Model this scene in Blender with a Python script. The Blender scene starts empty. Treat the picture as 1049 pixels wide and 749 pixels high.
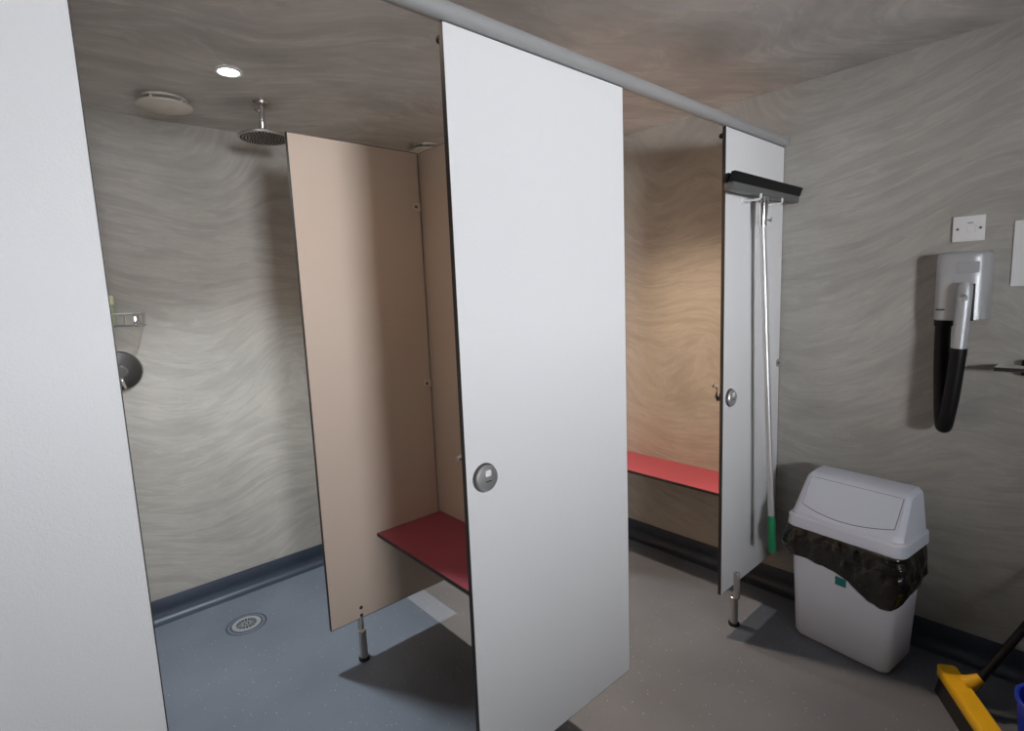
import bpy, bmesh, math, random
from mathutils import Vector, Matrix, noise
C = bpy.context.scene.collection
PI = math.pi
random.seed(4)

# ---------------------------------------------------------------- materials
def new_mat(name):
    m = bpy.data.materials.new(name); m.use_nodes = True
    nt = m.node_tree
    b = nt.nodes['Principled BSDF']
    return m, nt, b

def ramp(nt, stops):
    r = nt.nodes.new('ShaderNodeValToRGB')
    els = r.color_ramp.elements
    while len(els) < len(stops): els.new(0.5)
    for e, (p, c) in zip(els, stops):
        e.position = p; e.color = (*c, 1)
    return r

def simple(name, col, rough=.5, metal=0, bump=0, bscale=200, spec=.5, var=.0):
    m, nt, b = new_mat(name)
    b.inputs['Base Color'].default_value = (*col, 1)
    b.inputs['Roughness'].default_value = rough
    b.inputs['Metallic'].default_value = metal
    b.inputs['Specular IOR Level'].default_value = spec
    tc = nt.nodes.new('ShaderNodeTexCoord')
    n = nt.nodes.new('ShaderNodeTexNoise')
    n.inputs['Scale'].default_value = bscale; n.inputs['Detail'].default_value = 2
    nt.links.new(tc.outputs['Object'], n.inputs['Vector'])
    if bump:
        bp = nt.nodes.new('ShaderNodeBump'); bp.inputs['Strength'].default_value = bump
        bp.inputs['Distance'].default_value = .002
        nt.links.new(n.outputs['Fac'], bp.inputs['Height'])
        nt.links.new(bp.outputs['Normal'], b.inputs['Normal'])
    if var:
        n2 = nt.nodes.new('ShaderNodeTexNoise'); n2.inputs['Scale'].default_value = 6
        nt.links.new(tc.outputs['Object'], n2.inputs['Vector'])
        lo = tuple(c * (1 - var) for c in col); hi = tuple(min(1, c * (1 + var)) for c in col)
        r = ramp(nt, [(.3, lo), (.7, hi)])
        nt.links.new(n2.outputs['Fac'], r.inputs['Fac'])
        nt.links.new(r.outputs['Color'], b.inputs['Base Color'])
    return m

def math_node(nt, op, a, bval):
    n = nt.nodes.new('ShaderNodeMath'); n.operation = op
    for i, v in enumerate((a, bval)):
        if v is None: continue
        if isinstance(v, (int, float)): n.inputs[i].default_value = v
        else: nt.links.new(v, n.inputs[i])
    return n.outputs[0]

def stone(name, base, ceiling=False, amp=1.0, warp=.58):
    """sandstone-wave laminate: fine streaks bent by a large slow warp"""
    m, nt, b = new_mat(name)
    L = nt.links
    tc = nt.nodes.new('ShaderNodeTexCoord')
    sp = nt.nodes.new('ShaderNodeSeparateXYZ'); L.new(tc.outputs['Object'], sp.inputs[0])
    if ceiling:
        u = sp.outputs['X']; w = math_node(nt, 'ADD', sp.outputs['Y'], math_node(nt, 'MULTIPLY', u, .35))
    else:
        u = math_node(nt, 'ADD', sp.outputs['X'], sp.outputs['Y']); w = sp.outputs['Z']
    c0 = nt.nodes.new('ShaderNodeCombineXYZ'); L.new(u, c0.inputs[0]); L.new(w, c0.inputs[1])
    nw = nt.nodes.new('ShaderNodeTexNoise'); nw.inputs['Scale'].default_value = 1.0 if not ceiling else 1.25; nw.inputs['Detail'].default_value = .6
    L.new(c0.outputs[0], nw.inputs['Vector'])
    off = math_node(nt, 'MULTIPLY', math_node(nt, 'SUBTRACT', nw.outputs['Fac'], .5), warp * 2)
    w2 = math_node(nt, 'ADD', w, off)
    def streak(su, sw, detail, dist):
        c = nt.nodes.new('ShaderNodeCombineXYZ')
        L.new(math_node(nt, 'MULTIPLY', u, su), c.inputs[0]); L.new(math_node(nt, 'MULTIPLY', w2, sw), c.inputs[1])
        n = nt.nodes.new('ShaderNodeTexNoise'); n.inputs['Scale'].default_value = 1
        n.inputs['Detail'].default_value = detail; n.inputs['Distortion'].default_value = dist
        n.inputs['Roughness'].default_value = .6
        L.new(c.outputs[0], n.inputs['Vector']); return n.outputs['Fac']
    if ceiling:
        a = streak(2.2, 5.0, 5, .8); f = streak(6, 26, 3, .6)
    else:
        a = streak(3.4, 20, 6, .5); f = streak(9, 60, 5, .5)
    rd = math_node(nt, 'ABSOLUTE', math_node(nt, 'SUBTRACT', a, .53), None)
    rr = ramp(nt, [(0, (1 + .14 * amp,) * 3), (.03, (1, 1, 1)), (1, (1, 1, 1))]); L.new(rd, rr.inputs['Fac'])
    r1 = ramp(nt, [(.25, (1 - .22 * amp,) * 3), (.5, (1, 1, 1)), (.75, (1 + .20 * amp,) * 3)]); L.new(a, r1.inputs['Fac'])
    r2 = ramp(nt, [(.3, (1 - .10 * amp,) * 3), (.5, (1, 1, 1)), (.72, (1 + .13 * amp,) * 3)]); L.new(f, r2.inputs['Fac'])
    mx = nt.nodes.new('ShaderNodeMix'); mx.data_type = 'RGBA'; mx.blend_type = 'MULTIPLY'; mx.inputs['Factor'].default_value = 1
    L.new(r1.outputs['Color'], mx.inputs['A']); L.new(r2.outputs['Color'], mx.inputs['B'])
    # broad cloudiness
    nc = nt.nodes.new('ShaderNodeTexNoise'); nc.inputs['Scale'].default_value = 2.2; nc.inputs['Detail'].default_value = 4
    L.new(c0.outputs[0], nc.inputs['Vector'])
    k = .10 if not ceiling else .16
    r3 = ramp(nt, [(.3, tuple(c * (1 - k) for c in base)), (.7, tuple(c * (1 + k) for c in base))]); L.new(nc.outputs['Fac'], r3.inputs['Fac'])
    m2 = nt.nodes.new('ShaderNodeMix'); m2.data_type = 'RGBA'; m2.blend_type = 'MULTIPLY'; m2.inputs['Factor'].default_value = 1
    m0 = nt.nodes.new('ShaderNodeMix'); m0.data_type = 'RGBA'; m0.blend_type = 'MULTIPLY'; m0.inputs['Factor'].default_value = 1
    L.new(mx.outputs['Result'], m0.inputs['A']); L.new(rr.outputs['Color'], m0.inputs['B'])
    L.new(m0.outputs['Result'], m2.inputs['A']); L.new(r3.outputs['Color'], m2.inputs['B'])
    L.new(m2.outputs['Result'], b.inputs['Base Color'])
    bp = nt.nodes.new('ShaderNodeBump'); bp.inputs['Strength'].default_value = .25; bp.inputs['Distance'].default_value = .002
    L.new(a, bp.inputs['Height']); L.new(bp.outputs['Normal'], b.inputs['Normal'])
    b.inputs['Roughness'].default_value = .62
    b.inputs['Specular IOR Level'].default_value = .3
    return m

def vinyl(name, base, fleck=True, rough=.45):
    m, nt, b = new_mat(name); L = nt.links
    tc = nt.nodes.new('ShaderNodeTexCoord')
    n = nt.nodes.new('ShaderNodeTexNoise'); n.inputs['Scale'].default_value = 2.5; n.inputs['Detail'].default_value = 5
    L.new(tc.outputs['Object'], n.inputs['Vector'])
    r = ramp(nt, [(.3, tuple(c * .86 for c in base)), (.7, tuple(c * 1.12 for c in base))]); L.new(n.outputs['Fac'], r.inputs['Fac'])
    col = r.outputs['Color']
    n3 = nt.nodes.new('ShaderNodeTexNoise'); n3.inputs['Scale'].default_value = 260; n3.inputs['Detail'].default_value = 1
    L.new(tc.outputs['Object'], n3.inputs['Vector'])
    if fleck:
        v = nt.nodes.new('ShaderNodeTexVoronoi'); v.inputs['Scale'].default_value = 70
        L.new(tc.outputs['Object'], v.inputs['Vector'])
        lt = math_node(nt, 'LESS_THAN', v.outputs['Distance'], .16)
        sc = nt.nodes.new('ShaderNodeSeparateColor'); L.new(v.outputs['Color'], sc.inputs[0])
        pick = math_node(nt, 'GREATER_THAN', sc.outputs[0], .72)
        f = math_node(nt, 'MULTIPLY', math_node(nt, 'MULTIPLY', lt, pick), math_node(nt, 'MULTIPLY', sc.outputs[1], .8))
        mx = nt.nodes.new('ShaderNodeMix'); mx.data_type = 'RGBA'
        L.new(f, mx.inputs['Factor']); L.new(col, mx.inputs['A']); mx.inputs['B'].default_value = (.42, .44, .46, 1)
        col = mx.outputs['Result']
    L.new(col, b.inputs['Base Color'])
    bp = nt.nodes.new('ShaderNodeBump'); bp.inputs['Strength'].default_value = .18; bp.inputs['Distance'].default_value = .001
    L.new(n3.outputs['Fac'], bp.inputs['Height']); L.new(bp.outputs['Normal'], b.inputs['Normal'])
    b.inputs['Roughness'].default_value = rough
    b.inputs['Specular IOR Level'].default_value = .4
    return m

def glow(name, col, strength):
    m, nt, b = new_mat(name)
    b.inputs['Base Color'].default_value = (*col, 1)
    b.inputs['Emission Color'].default_value = (*col, 1)
    b.inputs['Emission Strength'].default_value = strength
    return m

M = {}
M['wall'] = stone('stone_wave_laminate', (.37, .352, .318), amp=.6)
M['ceil'] = stone('cloudy_ceiling_laminate', (.56, .54, .515), ceiling=True, amp=.75, warp=.35)
M['floor'] = vinyl('flecked_grey_vinyl', (.122, .138, .164))
M['skirt'] = vinyl('navy_cove_vinyl', (.030, .040, .060), fleck=False, rough=.4)
M['white'] = simple('white_laminate', (.70, .70, .695),   .45, bump=.45, bscale=300)
M['beige'] = simple('beige_laminate', (.63, .52, .43), .5, bump=.15, bscale=330)
M['core'] = simple('dark_laminate_core', (.022, .018, .016), .5, var=.2)
M['red'] = simple('red_laminate', (.335, .062, .092), .42, bump=.1, bscale=300, var=.05)
M['alu'] = simple('satin_aluminium', (.60, .60, .60), .42, .85, bump=.05, bscale=400)
M['rail'] = simple('grey_anodised_aluminium', (.40, .40, .395), .45, .35)
M['steel'] = simple('brushed_steel', (.56, .54, .52), .3, .95, bump=.05, bscale=300)
M['chrome'] = simple('chrome', (.72, .72, .72), .12, 1.0)
M['dark_reflection_chrome'] = simple('reflection_darkened_chrome', (.42, .41, .40), .13, 1.0)  # base darkened to stand in for dark surroundings mirrored in the valve plate
M['dark_metal'] = simple('dark_metal', (.12, .115, .11), .4, .7)
M['black'] = simple('black_rubber', (.006, .006, .006), .6, spec=.25, var=.2)
M['blackp'] = simple('black_plastic', (.005, .005, .005), .5, spec=.25)
M['bin'] = simple('pale_grey_plastic', (.70, .73, .82), .42, bump=.12, bscale=420)
M['gap'] = simple('shadow_gap_grey', (.16, .16, .17), .6)
M['teal'] = simple('teal_sticker', (.01, .16, .15), .4)
M['silverp'] = simple('silver_plastic', (.44, .45, .455), .42, .35)
M['channel'] = simple('dull_grey_metal', (.17, .175, .17), .45, .5)
M['whitep'] = simple('white_plastic', (.74, .73, .72), .4)
M['creamp'] = simple('cream_plastic', (.70, .61, .53), .45)
M['ventp'] = simple('vent_plastic', (.62, .59, .53), .5)
M['paper'] = simple('white_paper', (.74, .74, .73), .8, bump=.05)
M['green'] = simple('green_rubber', (.008, .20, .075), .5, bump=.2, bscale=150)
M['yellow'] = simple('yellow_plastic', (.80, .47, .012), .4)
M['blue'] = simple('blue_plastic', (.02, .05, .55), .35)
M['drain'] = simple('blue_grey_steel', (.42, .44, .47), .3, .6)  # drain metal, blue-grey and only partly metallic
M['bristle'] = simple('dark_bristles', (.01, .01, .012), .8, bump=.6, bscale=500)
M['shampoo'] = simple('pale_yellow_plastic', (.80, .80, .50), .35)
M['label'] = simple('green_bottle_label', (.32, .36, .22), .5)
M['lamp'] = glow('lamp_lens', (1, .97, .92), 22)
# smoky translucent bin-liner film
m, nt, b = new_mat('black_liner_film')
b.inputs['Base Color'].default_value = (.012, .010, .008, 1); b.inputs['Roughness'].default_value = .15
b.inputs['Specular IOR Level'].default_value = .7
tc = nt.nodes.new('ShaderNodeTexCoord'); n = nt.nodes.new('ShaderNodeTexNoise'); n.inputs['Scale'].default_value = 15; n.inputs['Detail'].default_value = 3
n.inputs['Distortion'].default_value = 1.2
nt.links.new(tc.outputs['Object'], n.inputs['Vector'])
bp = nt.nodes.new('ShaderNodeBump'); bp.inputs['Strength'].default_value = .7; bp.inputs['Distance'].default_value = .012
nt.links.new(n.outputs['Fac'], bp.inputs['Height']); nt.links.new(bp.outputs['Normal'], b.inputs['Normal'])
M['liner'] = m

# ---------------------------------------------------------------- mesh helpers
class MB:
    """collects shapes into one mesh; each shape carries a material index"""
    def __init__(self): self.bm = bmesh.new(); self.mi = 0
    def _f(self, vs, mi=None):
        try:
            f = self.bm.faces.new(vs); f.material_index = self.mi if mi is None else mi; return f
        except ValueError: return None
    def box(self, lo, hi, bev=0, seg=2, mat=None):
        vs = [self.bm.verts.new((x, y, z)) for x in (lo[0], hi[0]) for y in (lo[1], hi[1]) for z in (lo[2], hi[2])]
        fs = [self._f([vs[i] for i in q]) for q in ((0,1,3,2),(4,6,7,5),(0,4,5,1),(2,3,7,6),(0,2,6,4),(1,5,7,3))]
        if mat is not None:
            for v in vs: v.co = mat @ v.co
        if bev:
            es = list({e for f in fs for e in f.edges})
            r = bmesh.ops.bevel(self.bm, geom=es, offset=bev, segments=seg, affect='EDGES', profile=.5)
            for f in r['faces']: f.material_index = self.mi
        return self
    def loft(self, rings, cap0=True, cap1=True, closed=True, mi=None):
        R = [[self.bm.verts.new(p) for p in r] for r in rings]
        for a, b2 in zip(R, R[1:]):
            n = len(a)
            for i in range(n if closed else n - 1):
                j = (i + 1) % n
                self._f([a[i], a[j], b2[j], b2[i]], mi)
        if cap0: self._f(list(reversed(R[0])), mi)
        if cap1: self._f(R[-1], mi)
        return R
    def tube(self, pts, r, n=14, cap=True):
        pts = [Vector(p) for p in pts]
        rr = r if isinstance(r, (list, tuple)) else [r] * len(pts)
        rings = []; up = None
        for i, p in enumerate(pts):
            t = (pts[min(i + 1, len(pts) - 1)] - pts[max(i - 1, 0)]).normalized()
            if up is None:
                up = t.orthogonal().normalized()
            else:
                up = (up - t * up.dot(t)).normalized()
            s = t.cross(up)
            rings.append([p + (up * math.cos(2 * PI * k / n) + s * math.sin(2 * PI * k / n)) * rr[i] for k in range(n)])
        self.loft(rings, cap, cap); return self
    def lathe(self, prof, c=(0, 0, 0), axis='z', n=40, sgn=1):
        rings = []
        for r, h in prof:
            ring = []
            for k in range(n):
                a = 2 * PI * k / n; p, q = r * math.cos(a), r * math.sin(a)
                v = {'z': (p, q, h * sgn), 'y': (p, h * sgn, q), 'x': (h * sgn, p, q)}[axis]
                ring.append((c[0] + v[0], c[1] + v[1], c[2] + v[2]))
            rings.append(ring)
        if prof[0][0] > 0 and prof[-1][0] > 0: rings.append(rings[0])
        self.loft(rings, False, False)
        bmesh.ops.remove_doubles(self.bm, verts=self.bm.verts, dist=1e-6); return self
    def build(self, name, mats, parent=None, smooth=True, angle=35):
        bmesh.ops.recalc_face_normals(self.bm, faces=self.bm.faces)
        me = bpy.data.meshes.new(name); self.bm.to_mesh(me); self.bm.free()
        for mm in (mats if isinstance(mats, (list, tuple)) else [mats]): me.materials.append(M[mm] if isinstance(mm, str) else mm)
        if smooth:
            for p in me.polygons: p.use_smooth = True
            me.set_sharp_from_angle(angle=math.radians(angle))
        o = bpy.data.objects.new(name, me); C.objects.link(o)
        if parent: o.parent = parent
        return o

def tag(o, label=None, cat=None, group=None, kind=None):
    for k, v in (('label', label), ('category', cat), ('group', group), ('kind', kind)):
        if v: o[k] = v
    return o
def thing(name, label, cat, loc=(0, 0, 0), rz=0, group=None):
    o = bpy.data.objects.new(name, None); C.objects.link(o)
    o.location = loc; o.rotation_euler = (0, 0, rz); o.empty_display_size = .1
    return tag(o, label, cat, group)

def rrect(hx, hy, r, z, cx=0, cy=0, n=5):
    out = []
    for (sx, sy, a0) in ((1, 1, 0), (-1, 1, PI / 2), (-1, -1, PI), (1, -1, 1.5 * PI)):
        for k in range(n + 1):
            a = a0 + (PI / 2) * k / n
            out.append(Vector((cx + sx * (hx - r) + r * math.cos(a), cy + sy * (hy - r) + r * math.sin(a), z)))
    return out

# ---------------------------------------------------------------- dimensions (metres)
XR, XL = 2.520, -1.30          # right / left wall
YB, YF = 2.890, -1.80          # back wall / wall behind the viewer
ZC = 2.290                     # ceiling
YP, TP = 1.002, .013           # cubicle front plane, panel thickness
ZB, ZT = .184, 2.042           # panel bottom / top
YD = 1.936                     # divider front face
XP = 1.247                     # partition left face
PITCH = 1.272

# ---------------------------------------------------------------- room shell
def struct(o): o['kind'] = 'structure'; return o
b = MB(); b.box((XL - .1, YF - 1, -.1), (XR + .1, YB + .1, 0)); struct(b.build('floor', 'floor', smooth=False))
b = MB(); b.box((XL - .1, YF - 1, ZC), (XR + .1, YB + .1, ZC + .1)); struct(b.build('ceiling', 'ceil', smooth=False))
b = MB(); b.box((XR, YF - 1, 0), (XR + .1, YB + .1, ZC)); struct(b.build('wall_right', 'wall', smooth=False))
b = MB(); b.box((XL, YB, 0), (XR, YB + .1, ZC)); struct(b.build('wall_back', 'wall', smooth=False))
b = MB(); b.box((XL - .1, YF - 1, 0), (XL, YB + .1, ZC)); struct(b.build('wall_left', 'wall', smooth=False))
# the wall behind the viewer is unseen; its opening, lobby and glowing glass are added to aim daylight
OX0, OX1, OZ0, OZ1 = -.25, .45, 1.29, 1.84
b = MB()
b.box((XL, YF - .1, 0), (OX0, YF, ZC)); b.box((OX1, YF - .1, 0), (XR, YF, ZC))
b.box((OX0, YF - .1, 0), (OX1, YF, OZ0)); b.box((OX0, YF - .1, OZ1), (OX1, YF, ZC))
struct(b.build('wall_added_front', 'wall', smooth=False))
WX0, WX1, WZ0, WZ1 = -.98, .14, 1.22, 1.84
YW = YF - .90
b = MB()
b.box((XL, YW - .1, 0), (WX0, YW, ZC)); b.box((WX1, YW - .1, 0), (XR, YW, ZC))
b.box((WX0, YW - .1, 0), (WX1, YW, WZ0)); b.box((WX0, YW - .1, WZ1), (WX1, YW, ZC))
struct(b.build('wall_added_lobby', 'wall', smooth=False))
b = MB()
fw = .045
Y0, Y1 = YW - .08, YW + .005
b.box((WX0, Y0, WZ0), (WX0 + fw, Y1, WZ1)); b.box((WX1 - fw, Y0, WZ0), (WX1, Y1, WZ1))
b.box((WX0 + fw, Y0, WZ0), (WX1 - fw, Y1, WZ0 + fw)); b.box((WX0 + fw, Y0, WZ1 - fw), (WX1 - fw, Y1, WZ1))
win = struct(b.build('window_added_1', 'whitep', smooth=False))
b = MB(); b.box((WX0 + fw, YW - .02, WZ0 + fw), (WX1 - fw, YW - .01, WZ1 - fw))
DAY = glow('added_daylight_glow', (.92, .94, 1.0), 148.0)  # added emitter outside the view, standing in for daylight
b.build('glow_pane', DAY, win, smooth=False)

def skirting(name, p0, p1, inward):
    prof = [(0, .104), (.004, .104), (.006, .101), (.006, .05)]
    for k in range(1, 8):
        a = (PI / 2) * k / 7
        prof.append((.006 + .04 * (1 - math.cos(a)), .05 - .048 * math.sin(a)))
    prof += [(.055, .0012), (.055, 0), (0, 0)]
    iv = Vector(inward); b = MB()
    b.loft([[Vector(p) + iv * d + Vector((0, 0, h)) for d, h in prof] for p in (p0, p1)])
    return struct(b.build(name, 'skirt', angle=50))
skirting('baseboard_back', (XL, YB, 0), (XR, YB, 0), (0, -1, 0))
skirting('baseboard_right', (XR, YF, 0), (XR, YB, 0), (-1, 0, 0))
skirting('baseboard_left', (XL, YF, 0), (XL, YB, 0), (1, 0, 0))

# ---------------------------------------------------------------- cubicle panels
def panel_mesh(b, lo, hi, axis, inset=.0012):
    """compact-laminate board: black core (slot 0), thin decor faces (slot 1) on the two big sides"""
    b.mi = 0; b.box(lo, hi)
    b.mi = 1
    a = 'xyz'.index(axis); t = .0004
    l2 = [lo[i] + (inset if i != a else 0) for i in range(3)]; h2 = [hi[i] - (inset if i != a else 0) for i in range(3)]
    s0l, s0h = list(l2), list(h2); s0l[a] = lo[a] - t; s0h[a] = lo[a] + t; b.box(s0l, s0h)
    s1l, s1h = list(l2), list(h2); s1l[a] = hi[a] - t; s1h[a] = hi[a] + t; b.box(s1l, s1h)

def foot(parent, x, y, side, pin_top=.242, screws=True):
    """adjustable stainless pedestal clamped to the board at its lower edge"""
    t = thing_part = None
    b = MB(); b.lathe([(.0, 0), (.021, 0), (.0225, .003), (.0225, .010), (.019, .014), (.0, .014)], (x, y, 0), n=28)
    f0 = MB(); f0.lathe([(0, .012), (.0165, .012), (.0165, .122), (.0178, .124), (.0178, .130), (.0150, .132), (0, .132)], (x, y, 0), n=28)
    f1 = MB(); f1.lathe([(0, .128), (.0128, .128), (.0128, .18 if not side else pin_top - .002), (.0115, .184 if not side else pin_top), (0, .184 if not side else pin_top)], (x, y + side * .0105, 0), n=28)
    o = f0.build('foot', 'steel', parent)
    b.build('flange', 'black', o); f1.build('pin', 'steel', o)

def lock(parent, x, z, y):
    b = MB(); b.lathe([(0, 0), (.0365, 0), (.0365, .004), (.0345, .008), (0, .008)], (x, y, z), 'y', 40, -1)
    base = b.build('lock_indicator', 'dark_metal', parent)
    b = MB(); b.lathe([(0, .007), (.033, .007), (.0335, .011), (.030, .0145), (.018, .0165), (0, .017)], (x, y, z), 'y', 40, -1)
    b.build('rosette', 'alu', base)
    b = MB(); b.box((x - .0085, y - .0176, z + .006), (x + .0085, y - .0155, z + .022), .002)
    b.build('indicator_window', 'whitep', base)
    b = MB(); b.box((x - .008, y - .0182, z - .0068), (x + .008, y - .0164, z - .0048)); b.build('coin_slot', 'core', base)
    # inside: thumb turn with a hooked lever
    yi = y + TP
    b = MB(); b.lathe([(0, 0), (.024, 0), (.024, .012), (.019, .022), (0, .022)], (x - .006, yi, z), 'y', 30, 1)
    h = b.build('thumb_turn', 'dark_metal', parent)
    b = MB(); pts = [(x - .012, yi + .03, z - .015), (x - .02, yi + .036, z + .005), (x - .012, yi + .036, z + .03), (x - .02, yi + .034, z + .045), (x - .034, yi + .034, z + .05), (x - .044, yi + .034, z + .046)]
    b.tube(pts, [.008, .0075, .006, .006, .007, .006], 10); b.build('latch_lever', 'chrome', h)

def stop(parent, x, z):
    b = MB(); b.lathe([(0, 0), (.010, 0), (.010, .010), (.006, .016), (0, .016)], (x, YP + TP, z), 'y', 16, 1)
    b.build('buffer', 'black', parent)

def front_panel(label, x0, x1, feet, lk, st):
    b = MB(); panel_mesh(b, (x0, YP, ZB), (x1, YP + TP, ZT), 'y', .0018)
    o = tag(b.build('cubicle_front_panel', ['core', 'white'], smooth=False), label, 'panel', 'white cubicle front panels')
    for fx in feet: foot(o, fx, YP + TP / 2 - .008, -1)
    if lk: lock(o, x0 + .056, 1.010, YP - .0004)
    if st: stop(o, x0 + .009, 2.012)
    return o
front_panel('white textured cubicle front panel nearest the viewer along the left edge of the photo', -.56, .087, (-.05,), False, False)
front_panel('broad white cubicle front panel with a round lock, standing between the two openings', .7235, 1.361, (.84,), True, True)
far = front_panel('white cubicle front panel in the far corner with a round lock, behind the hung squeegee', 1.9885, XR - .004, (2.105,), True, True)

def bracket(parent, x, y, z, sgn, mat):
    """small rounded lug with a screw, holding a board to the next one (lies on an xz face)"""
    b = MB(); r = .0165
    prof = [(sgn * r, r), (sgn * r, -r)] + [(-sgn * r * math.cos(a) * .9, -r * math.sin(a)) for a in [PI / 2 - PI * k / 10 for k in range(11)]][0:0]
    out = [(sgn * .020, r), (sgn * .020, -r)]
    for k in range(9):
        a = PI / 2 + PI * k / 8
        out.append((sgn * (r * math.cos(a)) , -r * math.sin(a)))
    rings = [[(x + p, y + d, z + q) for p, q in out] for d in (0, -.005)]
    b.loft(rings)
    o = b.build('bracket', mat, parent)
    b = MB(); b.lathe([(0, 0), (.0058, 0), (.0045, .003), (0, .003)], (x - sgn * .002, y - .005, z), 'y', 14, -1)
    b.build('screw', 'dark_metal', o)
for z in (1.10, 1.845): bracket(far, XR - .025, YP - .0004, z, 1, 'steel')
# two white pegs the squeegee hangs on
for hx in (2.127, 2.322):
    b = MB(); b.tube([(hx, YP - .0004, 1.782), (hx, YP - .045, 1.780), (hx, YP - .068, 1.780), (hx, YP - .073, 1.785), (hx, YP - .073, 1.800)], .0045, 10)
    b.box((hx - .011, YP - .004, 1.768), (hx + .011, YP - .0004, 1.796), .002)
    b.build('peg', 'whitep', far)

def divider(x0, x1, label, with_foot):
    b = MB(); panel_mesh(b, (x0, YD, ZB), (x1, YD + TP, ZT), 'y', .0026)
    o = tag(b.build('shower_divider', ['core', 'beige'], smooth=False), label, 'divider', 'beige shower dividers')
    foot(o, x0 + .128, YD + TP / 2, 1)
    for z in (.229, .196):
        b = MB(); b.lathe([(0, 0), (.0075, 0), (.006, .003), (0, .0035)], (x0 + .128, YD - .0004, z), 'y', 16, -1); b.build('screw', 'core', o)
    for z in (1.827, 1.094): bracket(o, x1 - .022, YD - .0004, z, 1, 'creamp')
    return o
divider(.718, XP - .006, 'beige divider board between the red bench and the shower, on a steel foot', True)
divider(.718 + PITCH, XR - .004, 'beige divider board in the far cubicle, behind the broad white panel', True)

def partition(x, label):
    b = MB(); panel_mesh(b, (x, YP + TP + .002, ZB), (x + TP, YB - .012, ZT), 'x', .0018)
    o = tag(b.build('cubicle_partition', ['core', 'beige'], smooth=False), label, 'partition', 'beige cubicle partitions')
    for fy in (1.3, 2.3): 
        b = MB(); b.lathe([(0, .0), (.0225, .0), (.0225, .012), (.0165, .014), (.0165, .184), (0, .184)], (x + TP / 2, fy, 0), n=24)
        b.build('foot', 'steel', o)
    return o
partition(XP, 'beige partition board at the right end of the nearer red bench')
partition(XP - PITCH, 'beige partition board on the far left side of the nearer cubicle')

def bench(x0, x1, label):
    b = MB(); zt = .515; y0, y1 = YP + TP + .004, YD - .004
    b.mi = 0; b.box((x0, y0, zt - .013), (x1, y1, zt))
    b.mi = 1; b.box((x0 + .0012, y0 + .0012, zt - .0004), (x1 - .0012, y1 - .0012, zt + .0004))
    o = tag(b.build('bench', ['core', 'red'], smooth=False), label, 'bench', 'red cubicle benches')
    b = MB(); b.box((x1 - .034, y0 + .05, zt - .045), (x1 - .002, y1 - .05, zt - .0132)); b.build('wall_cleat', 'core', o, smooth=False)
bench(.937, XP - .001, 'dark red bench in the nearer cubicle, in the corner of the beige divider')
bench(2.240, XR - .001, 'red bench fixed to the stone-patterned right wall in the far cubicle')

# head rail
b = MB()
prof = []
for k in range(28):
    a = 2 * PI * k / 28
    prof.append((YP + TP / 2 + .020 * math.cos(a), ZT + .0235 + .0225 * math.sin(a)))
for (x, kk) in ((XL + .004, 0),):
    b.loft([[(x, p, q) for p, q in prof], [(XR - .006, p, q) for p, q in prof]])
hr = tag(b.build('head_rail', 'rail', angle=60), 'long silver tubular rail running over the tops of the white front panels', 'rail')
b = MB(); b.lathe([(0, 0), (.026, 0), (.026, .004), (0, .004)], (XR - .0045, YP + TP / 2, ZT + .0235), 'x', 28, 1); b.build('wall_flange', 'alu', hr)

# ---------------------------------------------------------------- ceiling fittings
def downlight(x, y, energy, col, label, cone=92, blend=1.0):
    t = thing('downlight', label, 'ceiling light', (x, y, ZC), 0, 'round recessed downlights')
    b = MB(); b.lathe([(.034, -.001), (.047, -.001), (.047, -.005), (.041, -.008), (.034, -.006)], (0, 0, 0), n=36); b.build('bezel', 'whitep', t)
    b = MB(); b.lathe([(0, -.001), (.0345, -.001), (.0345, -.005), (0, -.0062)], (0, 0, 0), n=36)
    mm = glow('lamp_lens', col, 30 if energy > 20 else 1.5); b.build('lens', mm, t)
    ld = bpy.data.lights.new('bulb', 'SPOT'); ld.energy = energy; ld.color = col
    ld.spot_size = math.radians(cone); ld.spot_blend = blend; ld.shadow_soft_size = .03
    lo = bpy.data.objects.new('bulb', ld); C.objects.link(lo); lo.parent = t; lo.location = (0, 0, -.022)
E_SH1, E_CH1, E_SH2, E_CH2 = 165, 7.5, 100, 118
downlight(.620, 2.170, E_SH1, (.84, .93, 1.0), 'lit round downlight in the ceiling beside the shower head')
downlight(.600, 1.400, E_CH1, (1, .80, .62), 'dim downlight over the nearer red bench, above the top of the photo', 160)
downlight(.620 + PITCH, 2.170, E_SH2, (1.0, .93, .84), 'downlight over the far shower, hidden behind the broad white panel')
downlight(1.860, 1.400, E_CH2, (1, .74, .53), 'downlight over the far red bench, hidden behind the head rail', 106, 1.0)

def vent(x, y, label):
    t = thing('ceiling_vent', label, 'vent', (x, y, ZC), 0, 'round white ceiling vents')
    b = MB(); b.lathe([(0, 0), (.078, 0), (.082, -.004), (.082, -.010), (.072, -.014), (0, -.014)], n=40); b.build('collar', 'ventp', t)
    b = MB(); b.lathe([(0, -.012), (.056, -.012), (.056, -.028), (0, -.028)], n=32); b.build('throat', 'core', t)
    b = MB(); b.lathe([(0, -.026), (.094, -.026), (.098, -.029), (.096, -.034), (.075, -.041), (.03, -.047), (0, -.048)], n=44); b.build('cover', 'ventp', t)
    for k in range(4):
        a = PI / 4 + k * PI / 2
        b = MB(); b.box((-.004, -.004, -.030), (.004, .004, -.010), mat=Matrix.Translation((.075 * math.cos(a), .075 * math.sin(a), 0))); b.build('spacer', 'ventp', t)
vent(.487, 2.590, 'round pale ceiling vent to the left of the shower head')
vent(.487 + PITCH - .03, 2.590, 'round ceiling vent peeking out over the top of the beige partition')

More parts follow.
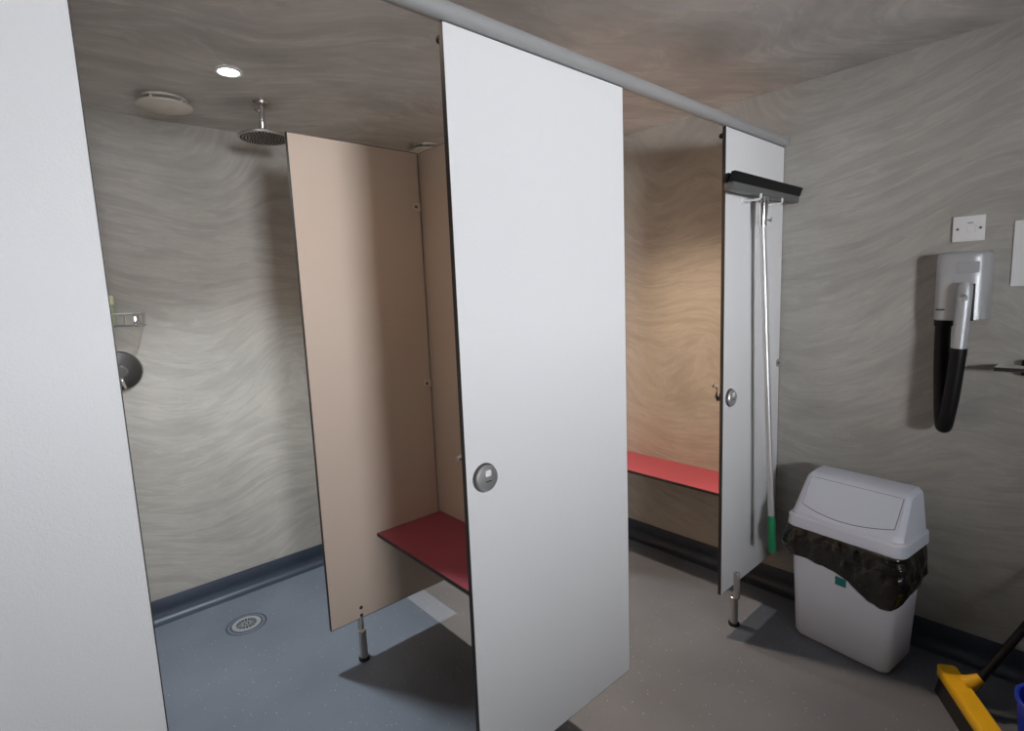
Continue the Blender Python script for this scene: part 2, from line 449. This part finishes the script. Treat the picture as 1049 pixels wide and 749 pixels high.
t = thing('rain_shower', 'round steel rain shower head hanging from the ceiling on a short arm', 'shower head', (.805, 2.42, ZC))
b = MB(); b.lathe([(0, 0), (.034, 0), (.034, -.007), (.031, -.012), (0, -.012)], n=32); b.build('ceiling_flange', 'steel', t)
b = MB(); b.lathe([(0, -.010), (.0125, -.010), (.0125, -.098), (.015, -.100), (.015, -.120), (.022, -.128), (0, -.128)], n=24); b.build('arm', 'chrome', t)
b = MB(); b.tube([(-.012, 0, -.034), (-.028, -.004, -.036)], [.0055, .0055], 12); b.build('set_screw', 'chrome', t)
b = MB(); b.lathe([(0, -.122), (.028, -.122), (.060, -.128), (.096, -.132), (.100, -.136), (.100, -.142), (.097, -.145), (0, -.145)], n=56); hd = b.build('spray_plate', 'steel', t)
b = MB()
for ring in range(1, 8):
    rr = ring * .0128
    for k in range(ring * 6):
        a = 2 * PI * k / (ring * 6)
        b.lathe([(.0025, -.144), (.0018, -.149)], (rr * math.cos(a), rr * math.sin(a), 0), n=6)
b.build('nozzles', 'black', hd)

# drain
t = thing('floor_drain', 'round steel drain grate set in the blue-grey shower floor', 'drain', (.565, 2.560, 0))
b = MB(); b.lathe([(.060, 0), (.060, .0028), (.048, .0034), (.043, .0030), (.043, 0)], n=44); b.build('rim', 'drain', t)
b = MB(); b.lathe([(0, .0002), (.044, .0002), (.044, .0008), (0, .0008)], n=36); b.build('sump', 'core', t)
b = MB()
for k in range(16):
    a = 2 * PI * k / 16
    b.box((.016, -.0017, .0012), (.043, .0017, .0030), mat=Matrix.Rotation(a, 4, 'Z'))
b.lathe([(.014, .0010), (.019, .0010), (.019, .0031), (.014, .0031)], n=24)
b.lathe([(0, .001), (.007, .001), (.007, .0032), (0, .0034)], n=16)
b.build('grate', 'drain', t)
b = MB(); b.lathe([(.079, 0), (.081, .0013), (.084, .0013), (.086, 0)], n=48); b.build('clamp_ring', 'skirt', t)
b = MB(); b.lathe([(.063, 0), (.064, .0010), (.067, .0010), (.068, 0)], n=48); b.build('seal', 'skirt', t)

# shower valve on the back wall
t = thing('shower_valve', 'round chrome shower control plate on the back wall below the wire basket', 'shower control', (.250, YB, 1.190))
b = MB(); b.lathe([(0, 0), (.088, 0), (.088, .004), (.083, .009), (.045, .0105), (0, .0105)], axis='y', n=56, sgn=-1); b.build('plate', 'dark_reflection_chrome', t)
b = MB(); b.lathe([(0, .009), (.030, .009), (.028, .045), (.024, .052), (0, .052)], axis='y', n=32, sgn=-1); hb = b.build('knob', 'chrome', t)
b = MB(); b.tube([(0, -.040, -.02), (.006, -.046, -.055), (.012, -.050, -.072)], [.007, .006, .005], 12); b.build('lever', 'chrome', hb)

# wire basket with a bottle
t = thing('wire_basket', 'chrome wire soap basket on the back wall beside the left white panel', 'basket', (.205, YB, 1.385))
def rail_loop(z, hx=.155, d=.105, r=.035):
    pts = [(-hx, 0, z), (-hx, -d + r, z)]
    for k in range(1, 7):
        a = PI + (PI / 2) * k / 6; pts.append((-hx + r + r * math.cos(a), -d + r + r * math.sin(a), z))
    pts.append((hx - r, -d, z))
    for k in range(1, 7):
        a = 1.5 * PI + (PI / 2) * k / 6; pts.append((hx - r + r * math.cos(a), -d + r + r * math.sin(a), z))
    pts += [(hx, 0, z)]
    return pts
b = MB(); b.tube(rail_loop(.056), .0036, 10); b.tube([(-.155, -.003, .056), (.155, -.003, .056)], .0036, 10); b.build('top_rail', 'steel', t)
b = MB(); b.tube(rail_loop(.004), .0034, 10); b.tube([(-.155, -.004, .004), (.155, -.004, .004)], .0034, 10)
for k in range(6):
    y = -.015 - k * .0165; b.tube([(-.15, y, .002), (.15, y, .002)], .0018, 8)
b.build('tray_wires', 'chrome', t)
for (x, y) in ((.155, -.02), (.1555, -.07), (.148, -.09), (.08, -.105), (-.08, -.105), (-.155, -.05), (-.155, -.02), (.09, -.004), (-.09, -.004)):
    b = MB(); b.tube([(x, y, .004), (x, y, .056)], .002, 8); b.build('upright', 'steel', t)
for x in (.120, -.150):
    b = MB(); b.box((x, -.0025, -.004), (x + .030, 0, .062), .001); b.build('wall_plate', 'chrome', t)
t = thing('bottle', 'pale yellow bottle standing in the chrome wire basket', 'bottle', (.234, YB - .055, 1.3905))
b = MB(); b.lathe([(0, 0), (.024, 0), (.027, .003), (.027, .075), (.024, .085), (.012, .092), (0, .092)], n=28); b.build('body', 'label', t)
b = MB(); b.lathe([(0, .090), (.024, .090), (.025, .092), (.025, .126), (.023, .128), (0, .128)], n=24); b.build('cap', 'shampoo', t)

# ---------------------------------------------------------------- squeegee hung upside-down on the far panel
t = thing('floor_squeegee', 'long floor squeegee with a silver pole hung head-up on the far white panel', 'squeegee', (2.20, YP - .052, 1.800))
b = MB()
b.box((-.290, -.020, -.004), (.300, .018, .026), .004)
b.build('channel', 'channel', t)
b = MB()
for (y0, y1, zt) in ((-.020, -.006, .056), (.004, .016, .052)):
    rr = [[(x, y0 - (.006 if z > .03 else 0), z), (x, y1 - (.006 if z > .03 else 0), z)] for x in (0,) for z in (0,)]
    q = [(y0, .022), (y1, .022), (y1 - .012, zt), (y0 - .012, zt)]
    b.loft([[(-.305, p, z) for p, z in q], [(.306, p, z) for p, z in q]])
b.build('rubber_blade', 'black', t, smooth=False)
b = MB(); b.lathe([(0, -.006), (.020, -.006), (.021, -.03), (.0165, -.085), (.0150, -.120), (0, -.120)], (-.020, -.006, 0), n=24); b.lathe([(0, 0), (.0, 0)], n=3)
s = b.build('socket', 'chrome', t)
b = MB(); b.tube([(-.018, -.02, -.095), (.012, -.024, -.095)], .0042, 10); b.tube([(.010, -.024, -.102), (.016, -.024, -.084)], .0032, 8); b.build('clamp_screw', 'chrome', s)
top = Vector((-.020, -.006, -.10)); bot = Vector((-.018, -.072, -1.452)); gs = top.lerp(bot, .885)
b = MB(); b.tube([top, gs], .0115, 18); b.build('pole', 'alu', t)
b = MB(); b.tube([gs.lerp(bot, f) for f in (0, .03, .1, .5, .9, 1)], [.0135, .0158, .0158, .0150, .0158, .012], 18); b.build('grip', 'green', t)

# ---------------------------------------------------------------- swing bin
TH = -.125
t = thing('swing_bin', 'tall pale grey plastic swing-lid bin against the right wall', 'bin', (2.318, .619, 0), TH)
b = MB()
rings = []
for (hx, hy, r, z) in ((.085, .150, .03, .0), (.104, .168, .03, .004), (.111, .174, .03, .018), (.116, .183, .03, .22), (.122, .197, .03, .485)):
    rings.append(rrect(hx, hy, r, z))
b.loft(rings); body = b.build('body', 'bin', t, angle=50)
b = MB(); b.box((-.1198, -.026, .288), (-.1165, .014, .322), .001); b.build('sticker', 'teal', t)
# lid: rim band + wedge dome
b = MB()
rings = [rrect(.126, .206, .035, .4725), rrect(.130, .211, .038, .476), rrect(.129, .2095, .038, .517), rrect(.124, .203, .038, .524)]
b.loft(rings)
NY = 24
def dome_section(v):
    """v in -1..1 across the width; closed outline in (x,z): front foot, front top, ridge, back foot"""
    bow = .026 * (1 - v * v)
    hx = -.102 - bow
    return [(hx - .004, .515), (hx, .534), (hx + .012, .548), (-.012, .664), (-.002, .672), (.010, .676), (.086, .683), (.098, .681), (.106, .672), (.119, .515)]
def half_w(z):
    return .196 - .012 * max(0, min(1, (z - .515) / .16))
rings = []
for k in range(NY + 1):
    v = -1 + 2 * k / NY
    shrink = 0
    sec = dome_section(v)
    # round the two end faces
    e = 1 - abs(v)
    if e < .09: shrink = (1 - math.sqrt(max(0, 1 - (1 - e / .09) ** 2))) * .018
    cxm = .01
    ring = []
    for (x, z) in sec:
        zz = z - (shrink * .7 if z > .6 else 0)
        xx = .03 + (x - .03) * (1 - shrink * 5)
        ring.append((xx, v * half_w(z), zz))
    rings.append(ring)
b.loft(rings)
lid = b.build('lid', 'bin', t, angle=28)
def slope(vy, tt, off):
    v = vy / .19; bow = .026 * (1 - v * v); x0, z0 = -.102 - bow + .012, .548; x1, z1 = -.012, .664
    nx, nz = -(z1 - z0), (x1 - x0); l = math.hypot(nx, nz)
    return (x0 + (x1 - x0) * tt + nx / l * off, vy, z0 + (z1 - z0) * tt + nz / l * off)
def flap_outline(grow=0):
    up, lo = [], []
    for k in range(17):
        y = -.163 + .326 * k / 16
        lowt = -.02 + .15 * (y / .163) ** 2
        up.append((y * (1 + grow * 6), .955 + grow)); lo.append((y * (1 + grow * 6), lowt - grow))
    return up, lo
b = MB()
up, lo = flap_outline()
NT = 6
for off, rev in ((.0026, False),):
    grid = []
    for (yu, tu), (yl, tl) in zip(up, lo):
        grid.append([slope(yl * (1 - 0) , tl + (tu - tl) * j / NT, off) for j in range(NT + 1)])
    gridb = [[slope(p[1], lo[i][1] + (up[i][1] - lo[i][1]) * j / NT, -.002) for j, p in enumerate(col)] for i, col in enumerate(grid)]
    V = [[b.bm.verts.new(p) for p in col] for col in grid]; W = [[b.bm.verts.new(p) for p in col] for col in gridb]
    n, mth = len(V), NT + 1
    for i in range(n - 1):
        for j in range(mth - 1):
            b._f([V[i][j], V[i + 1][j], V[i + 1][j + 1], V[i][j + 1]]); b._f([W[i][j], W[i][j + 1], W[i + 1][j + 1], W[i + 1][j]])
    for i in range(n - 1):
        b._f([V[i][0], W[i][0], W[i + 1][0], V[i + 1][0]]); b._f([V[i][-1], V[i + 1][-1], W[i + 1][-1], W[i][-1]])
    for j in range(mth - 1):
        b._f([V[0][j], V[0][j + 1], W[0][j + 1], W[0][j]]); b._f([V[-1][j], W[-1][j], W[-1][j + 1], V[-1][j + 1]])
fl = b.build('flap', 'bin', lid)
b = MB()
loop = [slope(y, tl - .006, .0012) for y, tl in lo] + [slope(y, tu + .004, .0012) for y, tu in reversed(up)]
b.tube(loop + [loop[0]], .0016, 6); b.build('flap_gap_shade', 'gap', fl)  # dark tube stands in for the shade in the gap round the flap

# liner hanging out under the lid
t2 = thing('bin_liner', 'crumpled black bag hanging out below the lid of the grey bin', 'bag', (2.318, .619, 0), TH)
b = MB()
per = rrect(.122, .197, .03, 0, n=6)
dense = []
for i, p in enumerate(per):
    q = per[(i + 1) % len(per)]; d = (q - p).length; k = max(1, int(d / .008))
    for j in range(k): dense.append(p.lerp(q, j / k))
def zlow(p):
    # p.y: +left (away from viewer) .. -right ; front is -x
    s = max(0, min(1, (.197 - p.y) / .394))
    front = [(0, .352), (.2, .350), (.38, .345), (.5, .335), (.58, .325), (.66, .298), (.75, .275), (.85, .262), (.94, .268), (1, .285)]
    def interp(tab, s):
        for (a, va), (c, vc) in zip(tab, tab[1:]):
            if s <= c: return va + (vc - va) * (s - a) / (c - a)
        return tab[-1][1]
    if p.x < -.09: return interp(front, s)
    if p.y < -.16: return .285 + .03 * (p.x + .09) / .2
    if p.y > .16: return .352 - .01 * (p.x + .09) / .2
    return .33
NR = 18
rings = []
for r in range(NR + 1):
    f = r / NR; ring = []
    for i, p in enumerate(dense):
        nrm = Vector((p.x / .122, p.y / .197, 0))
        # outward normal of the rounded rectangle
        cx_ = max(-.092, min(.092, p.x)); cy_ = max(-.167, min(.167, p.y))
        nv = Vector((p.x - cx_, p.y - cy_, 0)); nv = nv.normalized() if nv.length > 1e-5 else Vector((1 if p.x > 0 else -1, 0, 0))
        zl = zlow(p) + .006 * noise.noise(Vector((p.x * 30, p.y * 30, 2.0)))
        z = .474 + (zl - .474) * f
        along = p.y * 1.0 + p.x
        fold = noise.noise(Vector((along * 38, z * 16, 3.1))) * .010 + noise.noise(Vector((along * 90, z * 50, 7.7))) * .004
        diag = abs(noise.noise(Vector(((along + z) * 22, (along - z) * 9, 1.3)))) * .012
        left = max(0, (p.y - .13) / .067) * .026 * math.sin(PI * min(1, f * .95 + .02))
        right = max(0, (-.06 - p.y) / .137); right = min(1, right) * .016 * math.sin(PI * min(1, f * .9 + .1))
        off = .004 + (fold + diag + .006) * math.sin(PI * (.08 + .84 * f)) + left + right - .022 * f ** 3 * (1 - f * .3) * 0
        taper = .075 * 0 + (z - .485) * .037   # body narrows downwards
        if p.x > .06: off *= .5
        off = max(.003, off)
        ring.append(p + nv * (off + taper) + Vector((0, 0, z)))
    rings.append(ring)
b.loft(rings, cap0=False, cap1=False)
lo_ = b.build('bag_film', 'liner', t2, angle=80)
sm = lo_.modifiers.new('thickness', 'SOLIDIFY'); sm.thickness = .0012; sm.offset = 1

# ---------------------------------------------------------------- wall fittings on the right wall
t = thing('hair_dryer', 'silver wall-mounted hair dryer with a black hose on the right wall', 'hair dryer', (XR, .365, 1.300))
def dsec(z, w=.076, d=.100, n=22, k=1.0):
    pts = []
    for i in range(n + 1):
        a = -PI / 2 + PI * i / n
        ca, sa = math.cos(a), math.sin(a)
        e = .55
        pts.append((-(abs(ca) ** e) * d * k, (math.copysign(abs(sa) ** e, sa)) * w * k, z))
    return pts
b = MB()
R = []
for z, k in ((0, .96), (.004, 1), (.215, 1), (.228, .985), (.236, .95), (.240, .88)): R.append(dsec(z, k=k))
b.loft(R); body = b.build('body', 'silverp', t, angle=40)
b = MB(); b.box((-.1015, -.052, .165), (-.0985, .008, .203), .001); b.build('cover_plate', 'silverp', body)
b = MB(); b.box((-.1012, -.044, .0), (-.0992, .002, .128), .0006); b.build('nozzle_recess', 'core', body)
b = MB(); b.box((-.1012, .036, .037), (-.099, .062, .042), .0005); b.build('logo_mark', 'core', body)
b = MB(); b.tube([(-.116, -.021, .126), (-.120, -.020, .118), (-.122, -.018, .03), (-.124, -.014, -.100)], [.0195, .0215, .0215, .0205], 24)
nz = b.build('nozzle', 'silverp', t)
b = MB(); b.tube([(-.140, -.020, .088), (-.146, -.020, .080), (-.145, -.020, .074)], [.009, .012, .010], 14); b.build('button', 'alu', nz)
b = MB()
pts = [(-.124, -.014, -.098), (-.122, -.011, -.15), (-.115, -.002, -.26), (-.108, .008, -.34), (-.098, .014, -.375), (-.084, .020, -.388), (-.070, .026, -.375), (-.062, .032, -.33), (-.058, .040, -.2), (-.056, .044, -.08), (-.056, .044, .01)]
# resample with a corrugated radius
fine = []
for i in range(len(pts) - 1):
    a, c = Vector(pts[i]), Vector(pts[i + 1]); k = max(2, int((c - a).length / .004))
    p0 = Vector(pts[max(0, i - 1)]); p3 = Vector(pts[min(len(pts) - 1, i + 2)])
    for j in range(k):
        u = j / k
        fine.append(.5 * ((2 * a) + (-p0 + c) * u + (2 * p0 - 5 * a + 4 * c - p3) * u * u + (-p0 + 3 * a - 3 * c + p3) * u ** 3))
fine.append(Vector(pts[-1]))
b.tube(fine, [.0235 + (.0006 if i % 2 else -.0003) for i in range(len(fine))], 18)
b.build('hose', 'blackp', t)
b = MB(); b.lathe([(0, .012), (.028, .012), (.028, -.018), (.026, -.022), (0, -.022)], (-.056, .044, 0), n=24); b.build('hose_collar', 'blackp', t)
b = MB(); b.tube([(-.124, -.014, -.094), (-.1235, -.0125, -.122)], .0245, 22); b.build('nozzle_collar', 'blackp', t)

t = thing('fused_switch', 'small white square switch plate above the hair dryer', 'switch', (XR, .363, 1.622))
b = MB(); b.box((-.009, -.0445, -.0445), (0, .0445, .0445), .002); pl = b.build('plate', 'whitep', t)
b = MB(); b.box((-.0115, -.020, -.012), (-.0085, .004, .012), .001); b.build('fuse_holder', 'whitep', t)
b = MB(); b.box((-.0125, -.012, .018), (-.0085, .004, .021)); b.build('neon', 'gap', t)
for y in (-.032, .031):
    b = MB(); b.lathe([(0, .008), (.0045, .008), (.004, .0105), (0, .0105)], (0, y, 0), 'x', 14, -1); b.build('screw', 'dark_metal', t)

b = MB()
b.box((XR - .004, .030, 1.414), (XR - .001, .243, 1.634), .0005)
tag(b.build('paper_notice', 'paper', smooth=False), 'blank white sheet on the right wall at the edge of the photo', 'notice')

t = thing('wall_shelf', 'thin pale shelf with a dark edge on the right wall at the photo edge', 'shelf', (XR, 0, 1.140))
b = MB(); panel_mesh(b, (-.105, -.55, -.010), (-.001, .258, .003), 'z', .0015); b.build('board', ['core', 'whitep'], t, smooth=False)
for y in (.185, -.45):
    b = MB(); b.lathe([(0, -.030), (.010, -.030), (.013, -.026), (.013, .018), (.010, .022), (0, .022)], (-.016, y, 0), n=20); b.build('bracket', 'blackp', t)

# ---------------------------------------------------------------- broom and bucket (lower right corner)
A = Vector((2.250, .303)); d = Vector((-.863, -.505)).normalized(); ang = math.atan2(d.y, d.x)
t = thing('broom', 'broom with a yellow head and a black handle on the floor beside the bin', 'broom', (A.x, A.y, 0), ang)
b = MB(); b.loft([rrect(.175, .026, .010, z, cx=.172) if i in (0, 3) else rrect(.178, .029, .012, z, cx=.172) for i, z in enumerate((.060, .064, .097, .101))])
head = b.build('head', 'yellow', t, angle=45)
rz = Matrix.Rotation(-ang, 4, 'Z')
def tl(p): return rz @ (Vector(p) - Vector((A.x, A.y, 0)))
P0, P1 = Vector((2.205, .213, .115)), Vector((2.30, .139, .262)); hd_ = (P1 - P0).normalized(); PE = P0 + hd_ * ((2.497 - P0.x) / hd_.x)
b = MB(); base = Vector((2.190, .245, .094))
b.tube([tl(base), tl(base.lerp(P0, .5)), tl(P0 + hd_ * .012)], [.030, .024, .016], 18); b.build('socket', 'yellow', head)
b = MB(); b.tube([tl(P0 - hd_ * .005), tl(PE)], .0125, 16); b.build('handle', 'blackp', t)
b = MB()
rings = []
for z, k in ((0, 1.5), (.03, 1.25), (.061, 1.0)): rings.append(rrect(.172 + .004 * (k - 1), .022 * k, .008, z, cx=.172))
b.loft(rings); b.build('bristles', 'bristle', t)

t = thing('bucket', 'blue plastic bucket on the floor at the lower right edge of the photo', 'bucket', (2.095, .010, 0))
b = MB(); b.lathe([(0, 0), (.086, 0), (.089, .004), (.104, .186), (.109, .188), (.110, .200), (.106, .203), (.100, .200), (.098, .186), (.083, .010), (0, .008)], n=44); b.build('body', 'blue', t)
b = MB()
pts = [(.108 * math.cos(PI * k / 20), -.125 * math.sin(PI * k / 20), .190 - .05 * math.sin(PI * k / 20)) for k in range(21)]
b.tube(pts, .003, 8); b.build('bail', 'steel', t)

# ---------------------------------------------------------------- world, camera, view
w = bpy.data.worlds.new('World'); bpy.context.scene.world = w; w.use_nodes = True
w.node_tree.nodes['Background'].inputs['Color'].default_value = (.75, .85, 1, 1)
w.node_tree.nodes['Background'].inputs['Strength'].default_value = .3

FOC = 546.594; PX, PY = 524.5, 374.5
ex = Vector((1145 - PX, 278 - PY, FOC)).normalized()
ey = Vector((35 - PX, 323 - PY, FOC)).normalized()
ez = ex.cross(ey)
# rows: camera right / up / back expressed in world axes
right = Vector((ex.x, ey.x, ez.x)); up = -Vector((ex.y, ey.y, ez.y)); back = -Vector((ex.z, ey.z, ez.z))
cam = bpy.data.cameras.new('Camera'); co = bpy.data.objects.new('Camera', cam); C.objects.link(co)
cam.sensor_fit = 'HORIZONTAL'; cam.sensor_width = 36; cam.lens = FOC / 1049 * 36
cam.clip_start = .02; cam.clip_end = 50
co.matrix_world = Matrix(((right.x, up.x, back.x, 0), (right.y, up.y, back.y, 0), (right.z, up.z, back.z, 1.45), (0, 0, 0, 1)))
S = bpy.context.scene
S.camera = co
S.view_settings.view_transform = 'Standard'; S.view_settings.look = 'None'
S.view_settings.exposure = 0; S.view_settings.gamma = 1; S.view_settings.use_curve_mapping = False
